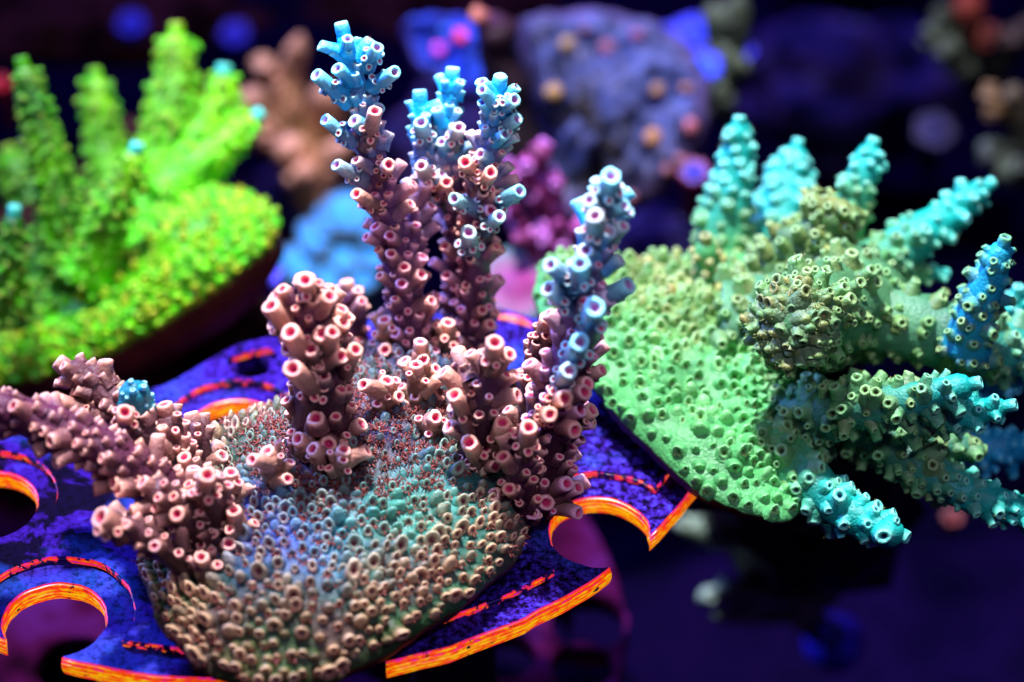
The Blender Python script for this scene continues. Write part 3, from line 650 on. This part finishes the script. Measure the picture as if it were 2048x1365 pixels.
rc.part('stem', sweep(catmull([P(1560, 850, 34.6), P(1600, 900, 35.5), P(1620, 960, 37), P(1620, 1000, 39.5)], 20), np.linspace(1.0, 1.3, 21), 18, lambda t, p: lin('#141c18'), .2))
rc.finish()

# ================================================================== left colony: neon lime
NEON, NEOND, YEL = lin('#5cee00'), lin('#1c6404'), lin('#c8d000')
lp3 = [P(100, 740, 37.0), P(520, 470, 37.0), P(250, 500, 38.6)]
ln_ = unit(np.cross(lp3[1] - lp3[0], lp3[2] - lp3[0])); ln_ = ln_ if ln_[2] > 0 else -ln_
def onl(px, py):
    v = P(px, py, 1) - CAM; return CAM + v * ((lp3[0] - CAM) @ ln_) / (v @ ln_)
left_out = [(-120, 790), (0, 765), (110, 742), (240, 690), (360, 620), (460, 555), (540, 480), (545, 440), (480, 400), (400, 430), (330, 440), (200, 440), (60, 470), (-120, 520)]
ls_ = Slab([onl(*q) for q in left_out], ln_, 0.62, 0.75, p=3.2, q=.6, lump=.18, seed=21, under=.75)
lc = Colony('neon_coral', ls_.o - ls_.n * .75, 'blurred neon lime green branching coral with ribbed arms, left')
def lcrust(p, r): return mixc(NEON, mixc(NEOND, lin('#5c5c08'), .4), min(max(.6 + .6 * nz(p, 1.1, 3), 0), 1)) 
lobj = lc.part('plate_base', ls_.mesh(lcrust, lin('#4a2418')))
for x, y in ls_.scatter(lambda x, y, r: 0.14, 12000, 0.1, 0.80):
    p, n = ls_.surf(x, y), ls_.nrm(x, y); rr = rng.uniform(.045, .072); ax = unit(n + np.array([.5, -.4, .0]) + rng.uniform(-.3, .3, 3))
    lc.cup(lobj, p, ax, rr, rr * rng.uniform(0.8, 2.0), (mixc(NEON, NEOND, rng.rand()), mixc(NEON, YEL, rng.rand()), lin('#4c9400')), tilt=.5, ref=np.array([0, .5, 1]), seg=8, hole=.5)
for q in np.linspace(.81, 1.0, 8):
    a = rng.uniform(0, .1)
    while a < 2 * math.pi:
        ro = ls_.rho(a - math.pi) * min(q, .998); x, y = ro * math.cos(a - math.pi), ro * math.sin(a - math.pi); a += .16 / max(ro, .3) * rng.uniform(.7, 1.3)
        p = ls_.surf(x, y); outw = unit(ls_.e1 * x + ls_.e2 * y)
        if outw[1] > .3: continue
        n = unit(ls_.nrm(x * .96, y * .96, .05) + outw * q ** 6 * .8); rr = rng.uniform(.042, .068)
        lc.cup(lobj, p, unit(n + np.array([.5, -.2, .1]) + rng.uniform(-.3, .3, 3)), rr, rr * rng.uniform(.8, 2.2), (mixc(NEON, NEOND, rng.rand() * .8), mixc(NEON, YEL, rng.rand()), lin('#4c9400')), tilt=.5, ref=np.array([0, .5, 1]), seg=8, hole=.5)
def lbranch(px, ds, w0, w1, dark=0.3, tip=True, **kw):
    def colf(t, p): return mixc(mixc(NEON, YEL, .35 * t), NEOND, min(max(dark + .7 * nz(p, 1.3, 2), 0), 1))  # dark mixes each arm's shading into its green
    def cupf(t, p, big):
        k = sstep(.93, 1, t) * (1 if tip else 0)
        return mixc(mixc(NEON, NEOND, dark * .8), lin('#28c0a0'), k), mixc(mixc(mixc(NEON, YEL, rng.rand() * .8), NEOND, dark * .6), lin('#60f0c8'), k), lin('#3c6400')
    kw.setdefault('longp', .15)
    return lc.branch([P(a, b, d) for (a, b), d in zip(px, ds)], px2r(w0, 37.5) * .82, px2r(w1, 37.5) * .85, colf, cupf, spacing=.125, rs=.52, ls=.62, lean=.1, hole=.5, seg=14, **kw)
lbranch([(150, 600), (120, 420), (85, 270), (45, 128)], [37.4, 37.0, 36.8, 36.7], 140, 52, .8, tip=False, longp=.05)
lbranch([(280, 520), (235, 380), (205, 260), (190, 150)], [38.4, 38.4, 38.4, 38.4], 150, 54, .62, tip=False)
lbranch([(330, 520), (335, 330), (350, 190), (352, 62)], [38.4, 38.2, 38.2, 38.2], 220, 62, .4, tip=False)
lbranch([(340, 380), (400, 290), (440, 210), (448, 145)], [38.1, 38.0, 38.0, 38.0], 120, 60, .15)
lbranch([(345, 400), (420, 320), (470, 270), (515, 232)], [37.9, 37.8, 37.8, 37.8], 110, 54, .2)
lbranch([(170, 560), (215, 440), (245, 370), (272, 300)], [36.9, 36.6, 36.5, 36.4], 104, 54, .55)
lbranch([(25, 640), (20, 540), (28, 425)], [36.5, 36.2, 36.0], 84, 50, .95)
lbranch([(100, 520), (60, 400), (20, 310)], [39.2, 39.3, 39.4], 130, 70, .6, tip=False)
lbranch([(220, 560), (270, 480), (330, 460)], [38.0, 38.0, 38.0], 150, 110, .3, tip=False, name='limb')
lc.finish()
rk = build('rock', sweep(catmull([P(230, 640, 38.4), P(220, 700, 40.5), P(200, 740, 44)], 24), np.linspace(1.9, 2.8, 25), 28, lambda t, p: lin('#20140c'), .3, .7), M_ROCK)  # supporting rock added where the coral's dark shadow shows
tag(rk, 'added dark brown rock filling the shadow below the neon green coral', 'rock')

# ================================================================== blurred things behind
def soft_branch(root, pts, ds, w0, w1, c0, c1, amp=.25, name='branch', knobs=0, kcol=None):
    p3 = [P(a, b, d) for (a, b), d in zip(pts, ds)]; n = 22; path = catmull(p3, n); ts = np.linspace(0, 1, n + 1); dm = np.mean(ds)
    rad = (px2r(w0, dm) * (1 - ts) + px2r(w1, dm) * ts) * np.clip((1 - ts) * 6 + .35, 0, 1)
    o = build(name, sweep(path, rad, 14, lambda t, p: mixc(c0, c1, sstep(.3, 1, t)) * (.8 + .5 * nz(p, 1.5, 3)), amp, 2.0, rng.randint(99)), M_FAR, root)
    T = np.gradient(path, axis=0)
    for _ in range(knobs):
        i = rng.randint(4, n); tg = unit(T[i]); u = perp(tg); v = np.cross(tg, u); a = rng.uniform(0, 6.28); d = math.cos(a) * u + math.sin(a) * v
        if d @ FWD > .4: d = -d
        r = px2r(rng.uniform(18, 34), dm); build('knob', tube_cup(path[i] + d * rad[i] * .85, d + tg * .5, r, r * 1.2, mixc(c0, c1, .6), kcol if kcol is not None else c1, c0, seg=8), M_FAR, o)
    return o
def root_of(name, px, py, d, label, cat='coral', group=None): return thing(name, P(px, py, d), label, cat, group)

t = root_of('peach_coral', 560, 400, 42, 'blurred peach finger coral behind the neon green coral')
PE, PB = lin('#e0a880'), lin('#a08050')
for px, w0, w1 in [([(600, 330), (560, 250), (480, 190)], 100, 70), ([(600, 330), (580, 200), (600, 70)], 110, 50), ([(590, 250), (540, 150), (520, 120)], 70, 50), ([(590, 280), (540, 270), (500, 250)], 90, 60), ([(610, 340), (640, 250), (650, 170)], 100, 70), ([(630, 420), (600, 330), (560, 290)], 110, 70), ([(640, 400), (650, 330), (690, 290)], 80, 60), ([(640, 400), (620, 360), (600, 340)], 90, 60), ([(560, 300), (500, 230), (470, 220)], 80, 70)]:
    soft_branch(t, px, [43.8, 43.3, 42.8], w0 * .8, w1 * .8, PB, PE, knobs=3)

def lobes(t, items, col, edge, d, name='lobe'):
    for px, py, w, h in items:
        sl = Slab([P(px + w * math.cos(a) * (1 + .12 * math.sin(3 * a + px)), py + h * math.sin(a), d - math.sin(a) * .35) for a in np.linspace(0, 2 * math.pi, 14)[:-1]], (0, -.5, 1), px2r(w * .35, d), px2r(w * .5, d), lump=.05, under=.5)
        build(name, sl.mesh(lambda p, r: mixc(col, edge, sstep(.55, .95, r)), edge * .4, 40, 10), M_FAR, t)
t = root_of('lobed_coral', 680, 560, 40, 'blurred bright blue lobed coral left of the tall pink branches')
lobes(t, [(700, 425, 56, 30), (745, 445, 50, 30), (630, 472, 40, 22), (600, 528, 46, 26), (690, 512, 34, 22), (660, 550, 34, 20), (745, 500, 44, 26), (655, 440, 30, 18), (725, 545, 40, 22)], lin('#0c98e0'), lin('#38606c'), 42)
soft_branch(t, [(670, 620), (670, 520)], [44, 43], 190, 200, lin('#1c2c40'), lin('#3c5c70'), name='stem')

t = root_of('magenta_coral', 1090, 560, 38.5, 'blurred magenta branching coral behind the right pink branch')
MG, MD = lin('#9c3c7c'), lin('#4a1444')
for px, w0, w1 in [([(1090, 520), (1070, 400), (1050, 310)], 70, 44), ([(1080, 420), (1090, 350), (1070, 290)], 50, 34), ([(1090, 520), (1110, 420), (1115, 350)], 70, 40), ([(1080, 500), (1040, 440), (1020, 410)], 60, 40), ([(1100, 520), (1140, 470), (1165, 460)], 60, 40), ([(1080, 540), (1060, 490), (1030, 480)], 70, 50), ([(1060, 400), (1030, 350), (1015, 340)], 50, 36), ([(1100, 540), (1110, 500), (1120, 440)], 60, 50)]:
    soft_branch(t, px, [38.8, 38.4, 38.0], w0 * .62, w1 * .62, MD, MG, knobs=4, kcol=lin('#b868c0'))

def plate_thing(name, px0, label, outline, d_of, H, thick, col, edge, knobs, kcol, cat='coral'):
    pts = [P(x, y, d_of(x, y)) for x, y in outline]; a = np.array(pts); c = a.mean(0); n = np.linalg.svd(a - c)[2][2]; n = n if n @ FWD < 0 else -n
    sl = Slab(pts, n, H, thick, p=3, q=.5, lump=.6, seed=len(name), under=.7, lscale=1.7); t = thing(name, c - n * thick, label, cat)
    knobs = [(a_, b_, c_, d_ * .45 + .02) if name == 'plate_coral' else (a_, b_, c_, d_) for a_, b_, c_, d_ in knobs[:12]]
    o = build('plate', sl.mesh(lambda p, r: mixc(col, edge, sstep(.75, 1, r)) * (.8 + 1.1 * nz(p, .9, 5) + .7 * nz(p, 3, 2)), edge * .3, 120, 34), M_FAR, t)
    for x, y, r, kc in knobs:
        p, u, v = sl.hit(x, y); rr = px2r(r * .85, 41); build('knob', tube_cup(p, sl.nrm(u, v) + np.array([0, -.2, .3]), rr, rr * .9, col, kc, kc * .5, closed=True, seg=12), M_FAR, t)
    return t, sl
kn = [(1132, 92, 40, lin('#c8a868')), (1108, 187, 42, lin('#d0a850')), (1312, 183, 34, lin('#d8a050')), (1300, 278, 44, lin('#e0a050')), (1372, 180, 28, lin('#c88860')), (1375, 255, 40, lin('#e07880')), (1210, 100, 40, lin('#b06890')), (1275, 75, 34, lin('#a85c98')), (1355, 320, 30, lin('#c87868')), (1330, 340, 28, lin('#c87868')), (1260, 395, 24, lin('#c87880')), (1170, 60, 24, lin('#b07890')), (1290, 355, 36, lin('#b06890')), (1335, 222, 30, lin('#a8a0a8')), (1165, 165, 40, lin('#7c70a8')), (1250, 220, 50, lin('#9868b8')), (1205, 120, 30, lin('#c88060')), (1265, 120, 28, lin('#b07080')), (1380, 215, 26, lin('#b88890')), (1350, 150, 30, lin('#a880a0'))]
plate_thing('plate_coral', 0, 'large blurred grey blue plate coral dotted with orange knobs, top centre', [(1030, 50), (1150, 25), (1270, 40), (1365, 85), (1415, 170), (1412, 270), (1380, 330), (1300, 400), (1200, 440), (1110, 430), (1080, 360), (1130, 290), (1080, 220), (1050, 140)],
            lambda x, y: 41 + (240 - y) * .004, .5, .5, lin('#323e68'), lin('#44385c'), kn, None)
plate_thing('blue_plate_coral', 0, 'small blurred bright blue plate coral behind the tallest pink branches', [(800, 60), (860, 35), (930, 50), (970, 110), (990, 200), (930, 190), (840, 140)], lambda x, y: 42 + (110 - y) * .004, .35, .4, lin('#2450e8'), lin('#4a3ca0'),
            [(925, 76, 36, lin('#ff3838')), (882, 102, 34, lin('#e050d0')), (890, 60, 24, lin('#3c78f0'))], None)
t = root_of('post', 1000, 300, 40, 'blurred dark maroon post leaning in front of the grey blue plate coral', 'post')
soft_branch(t, [(1040, 330), (1010, 160), (985, 30)], [40.6, 40.2, 39.8], 100, 80, lin('#12040e'), lin('#2a0c20'), name='shaft')
soft_branch(t, [(985, 50), (965, 35), (945, 30)], [39.8, 39.7, 39.6], 50, 34, lin('#3c1c40'), lin('#b06c50'), name='tip')

def cup_thing(name, px, py, d, w, h, c_in, c_out, label, cat='coral', hgt=1.0, group=None):
    c = P(px, py, d); n = unit(np.array([0, -.35, 1.0])); r = px2r(w, d); t = thing(name, c - n * hgt, label, cat, group)
    prof = [(r * .45, -hgt, c_out * .4), (r * .6, -hgt * .4, c_out * .6), (r * .95, -.1, c_out), (r, 0, c_out), (r * .9, .06, c_out), (r * .6, -.05, mixc(c_in, c_out, .2)), (r * .3, .03, c_in), (.01, .08, c_in)]
    u = perp(n); v = np.cross(n, u); V, C, F = [], [], []
    for i, (R, z, col) in enumerate(prof):
        for k in range(24):
            a = 2 * math.pi * k / 24; w_ = 1 + .08 * math.sin(5 * a + px) * (R / r); V.append(c + n * z + (u * math.cos(a) + v * math.sin(a)) * R * w_); C.append(col)
    for i in range(len(prof) - 1):
        for k in range(24): a, b = i * 24 + k, i * 24 + (k + 1) % 24; F.append((a, b, b + 24, a + 24))
    mb = MB(); mb.add(V[:72], [f for f in F if max(f) < 72], C[:72]); build('stalk', mb, M_FAR, t)
    m2 = MB(); m2.add(V[48:], [tuple(i - 48 for i in f) for f in F if min(f) >= 48], C[48:]); build('disc', m2, M_FAR, t); return t
cup_thing('mushroom_coral', 1035, 570, 38.2, 190, 90, lin('#782060'), lin('#2c6464'), 'blurred mushroom coral with pink centre and teal rim between the pink branches')
cup_thing('mushroom_coral', 1335, 72, 43, 56, 40, lin('#2040ff'), lin('#1020c0'), 'small round blue polyp at the upper edge of the grey blue plate coral', 'polyp', group='blue polyps by the plate coral')
cup_thing('mushroom_coral', 1385, 65, 43.5, 84, 40, lin('#2848ff'), lin('#1818c8'), 'largest blue polyp by the plate coral, next to the olive knobbly coral', 'polyp', group='blue polyps by the plate coral')
cup_thing('mushroom_coral', 1408, 132, 42, 74, 40, lin('#2c60ff'), lin('#1414d0'), 'blue polyp lowest on the right edge of the grey blue plate coral', 'polyp', group='blue polyps by the plate coral')
cup_thing('mushroom_coral', 1492, 105, 43, 40, 90, lin('#2020f0'), lin('#1010a0'), 'narrow blue polyp right of the olive knobbly coral', 'polyp', group='blue polyps by the plate coral')
cup_thing('mushroom_coral', 1388, 345, 39.2, 66, 90, lin('#2028a0'), lin('#641030'), 'blue polyp with red rim left of the turquoise spikes', 'polyp')
cup_thing('mushroom_coral', 262, 48, 46, 60, 30, lin('#1c30e0'), lin('#1010a0'), 'small blue polyp at the top left above the neon coral', 'polyp')
cup_thing('mushroom_coral', 470, 68, 46, 60, 30, lin('#2424e0'), lin('#1818a0'), 'small blue polyp left of the peach coral', 'polyp')
cup_thing('mushroom_coral', 535, 548, 39.5, 60, 50, lin('#5050ff'), lin('#3838e0'), 'round violet blue polyp under the right end of the neon coral', 'polyp')
cup_thing('mushroom_coral', 2, 168, 42, 40, 60, lin('#f01830'), lin('#a01020'), 'red polyp cut by the left edge of the picture', 'polyp')
cup_thing('mushroom_coral', 1870, 262, 44, 90, 50, lin('#06064c'), lin('#040434'), 'faint deep blue polyp in the dark at upper right', 'polyp')

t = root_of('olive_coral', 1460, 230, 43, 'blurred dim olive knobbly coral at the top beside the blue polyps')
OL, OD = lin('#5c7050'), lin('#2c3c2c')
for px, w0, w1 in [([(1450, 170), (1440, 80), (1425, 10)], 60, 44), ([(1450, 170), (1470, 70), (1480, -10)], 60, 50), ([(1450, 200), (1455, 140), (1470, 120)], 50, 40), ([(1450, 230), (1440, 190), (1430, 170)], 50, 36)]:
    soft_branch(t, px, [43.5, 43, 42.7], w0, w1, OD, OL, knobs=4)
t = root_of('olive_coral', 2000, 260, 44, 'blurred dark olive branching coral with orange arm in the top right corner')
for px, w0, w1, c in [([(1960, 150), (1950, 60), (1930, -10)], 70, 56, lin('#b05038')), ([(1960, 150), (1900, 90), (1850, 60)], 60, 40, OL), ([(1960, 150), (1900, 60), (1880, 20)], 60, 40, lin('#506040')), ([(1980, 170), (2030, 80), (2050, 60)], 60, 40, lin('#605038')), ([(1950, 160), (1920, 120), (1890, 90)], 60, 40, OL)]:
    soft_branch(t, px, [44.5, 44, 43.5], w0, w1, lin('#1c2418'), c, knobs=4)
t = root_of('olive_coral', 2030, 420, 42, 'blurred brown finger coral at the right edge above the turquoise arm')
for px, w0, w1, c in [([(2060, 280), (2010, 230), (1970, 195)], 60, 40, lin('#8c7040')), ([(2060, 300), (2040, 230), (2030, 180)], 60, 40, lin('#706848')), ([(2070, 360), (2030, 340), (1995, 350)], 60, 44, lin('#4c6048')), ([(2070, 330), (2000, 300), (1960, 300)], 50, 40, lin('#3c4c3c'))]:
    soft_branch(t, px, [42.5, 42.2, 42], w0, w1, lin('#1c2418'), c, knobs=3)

# below right: dim branching coral under the green plate, lower rack, blue ball
t = root_of('dim_coral', 1600, 1250, 40, 'blurred dim grey green branching coral in the dark below the green plate')
GG, GD = lin('#84a488'), lin('#6c8874')
for px, w0, w1 in [([(1640, 1170), (1500, 1090), (1350, 1050)], 90, 50), ([(1640, 1170), (1580, 1110), (1530, 1120)], 90, 60), ([(1620, 1180), (1500, 1180), (1400, 1195)], 60, 44), ([(1640, 1200), (1620, 1080), (1600, 1020)], 90, 70), ([(1620, 1230), (1500, 1230), (1425, 1230)], 44, 34), ([(1640, 1260), (1620, 1230), (1600, 1210)], 60, 44)]:
    soft_branch(t, px, [40.5, 40, 39.4], w0, w1, GD, GG, knobs=2)
t = root_of('ball_coral', 1665, 1300, 41, 'dim blue round coral ball in the dark at bottom right', 'coral')
for px, py, r, c in [(1668, 1285, 120, '#2418a8'), (1650, 1262, 30, '#3448ff'), (1690, 1295, 44, '#2c28f0'), (1672, 1310, 40, '#2820d8')]:
    cc = P(px, py, 41 - (0 if r > 100 else 1.0)); rr = px2r(r, 41); V, C, F = [], [], []
    path = np.array([cc + np.array([0, 0, -rr * math.cos(a)]) for a in np.linspace(.05, math.pi - .05, 16)]); rad = np.array([rr * math.sin(a) for a in np.linspace(.05, math.pi - .05, 16)])
    build('body' if r > 100 else 'bump', sweep(path, rad, 18, lambda t_, p: lin(c), .12, 1.5), M_FAR, t)
low = thing('lower_rack', (G(1150, 1250, -4.5)), 'dim purple rack with round holes in the dark below the front rim', 'rack')
c0 = G(520, 1250, -4.5)[:2]; lo_h = [circle(*G(150, 1330, -4.5)[:2], .5), circle(*G(1180, 1245, -4.5)[:2], .5), circle(*G(1165, 1330, -4.5)[:2], .4), circle(*G(1010, 1310, -4.5)[:2], .4)]
V, F = plate_caps([circle(c0[0], c0[1], 4.6, 120)] + lo_h, -4.5); mb = MB(); mb.add(V, F, [(.2, .2, .2)] * len(V)); build('plate', mb, M_LOW, low, smooth=False)
build('rim', walls([circle(c0[0], c0[1], 4.6, 120)], -4.8, -4.5), M_LOW, low)
for h in lo_h: build('hole_wall', walls([h], -4.8, -4.5), M_LOW, low)
build('leg', sweep(np.array([[c0[0], c0[1] + 1.2, z] for z in np.linspace(-8.6, -4.6, 6)]), np.full(6, .4), 14, lambda t_, q: lin('#1a0a20'), .05), M_FAR, low)
for px, py, r, d, lab in [(1135, 1240, 26, 39, 'tiny red sponge dot below the front orange rim'), (1735, 1010, 60, 40, 'dim dark red sponge under the right turquoise arms'), (1905, 1035, 46, 40, 'dim dark red sponge below the lower right turquoise arm')]:
    cup_thing('sponge', px, py, d, r, r, lin('#5c0a14'), lin('#48080e'), lab, 'sponge', hgt=.5)

# rocks behind the corals; the violet ones added to give the background glow
M_GLOWROCK = mottled_mat('violet_glow_rock', ['#04030c', '#141230', '#2a2860', '#3a2a58', '#4a4a78'], 150, bump=.9, dist=.003)
M_ROCKR = mottled_mat('brown_live_rock', ['#060304', '#1c0c10', '#341820', '#22140c'], 150, bump=.9, dist=.003)
for px, py, d, w_, h_, mt, lab in [
        (560, 450, 48, 330, 260, M_GLOWROCK, 'added slate blue rock for the background glow between the neon coral and the tall pink branches'),
        (930, 330, 45, 330, 330, M_GLOWROCK, 'added violet rock for the background glow behind the tallest pink branches'),
        (1260, 520, 44, 330, 190, M_GLOWROCK, 'added dark violet rock for the background glow below the grey blue plate coral'),
        (1700, 190, 50, 520, 300, M_GLOWROCK, 'added indigo rock for the faint background glow behind the turquoise spikes'),
        (150, 20, 47, 700, 110, M_ROCKR, 'dark brown rock ledge along the top left edge'),
        (850, 0, 50, 500, 90, M_ROCKR, 'dark reddish rock along the top edge behind the blue plate coral')]:
    c = P(px, py, d); rw, rh = px2r(w_, d), px2r(h_, d); n = 26; V, F, C = [], [], []; sd = rng.randint(99)
    for i in range(n + 1):
        th = math.pi * i / n
        for k in range(36):
            a = 2 * math.pi * k / 36; q = np.array([math.sin(th) * math.cos(a), math.sin(th) * math.sin(a), math.cos(th)])
            f = 1 + .45 * nz(q, 1.3, sd) + .25 * nz(q, 3.1, sd) + .12 * nz(q, 7, sd)
            V.append(c + q * np.array([rw, rw * .55, rh]) * f); C.append((.1, .1, .1))
    for i in range(n):
        for k in range(36): a, b = i * 36 + k, i * 36 + (k + 1) % 36; F.append((a, a + 36, b + 36, b))
    mb = MB(); mb.add(V, F, C); tag(build('live_rock', mb, mt), lab, 'rock', 'rockwork behind the corals')
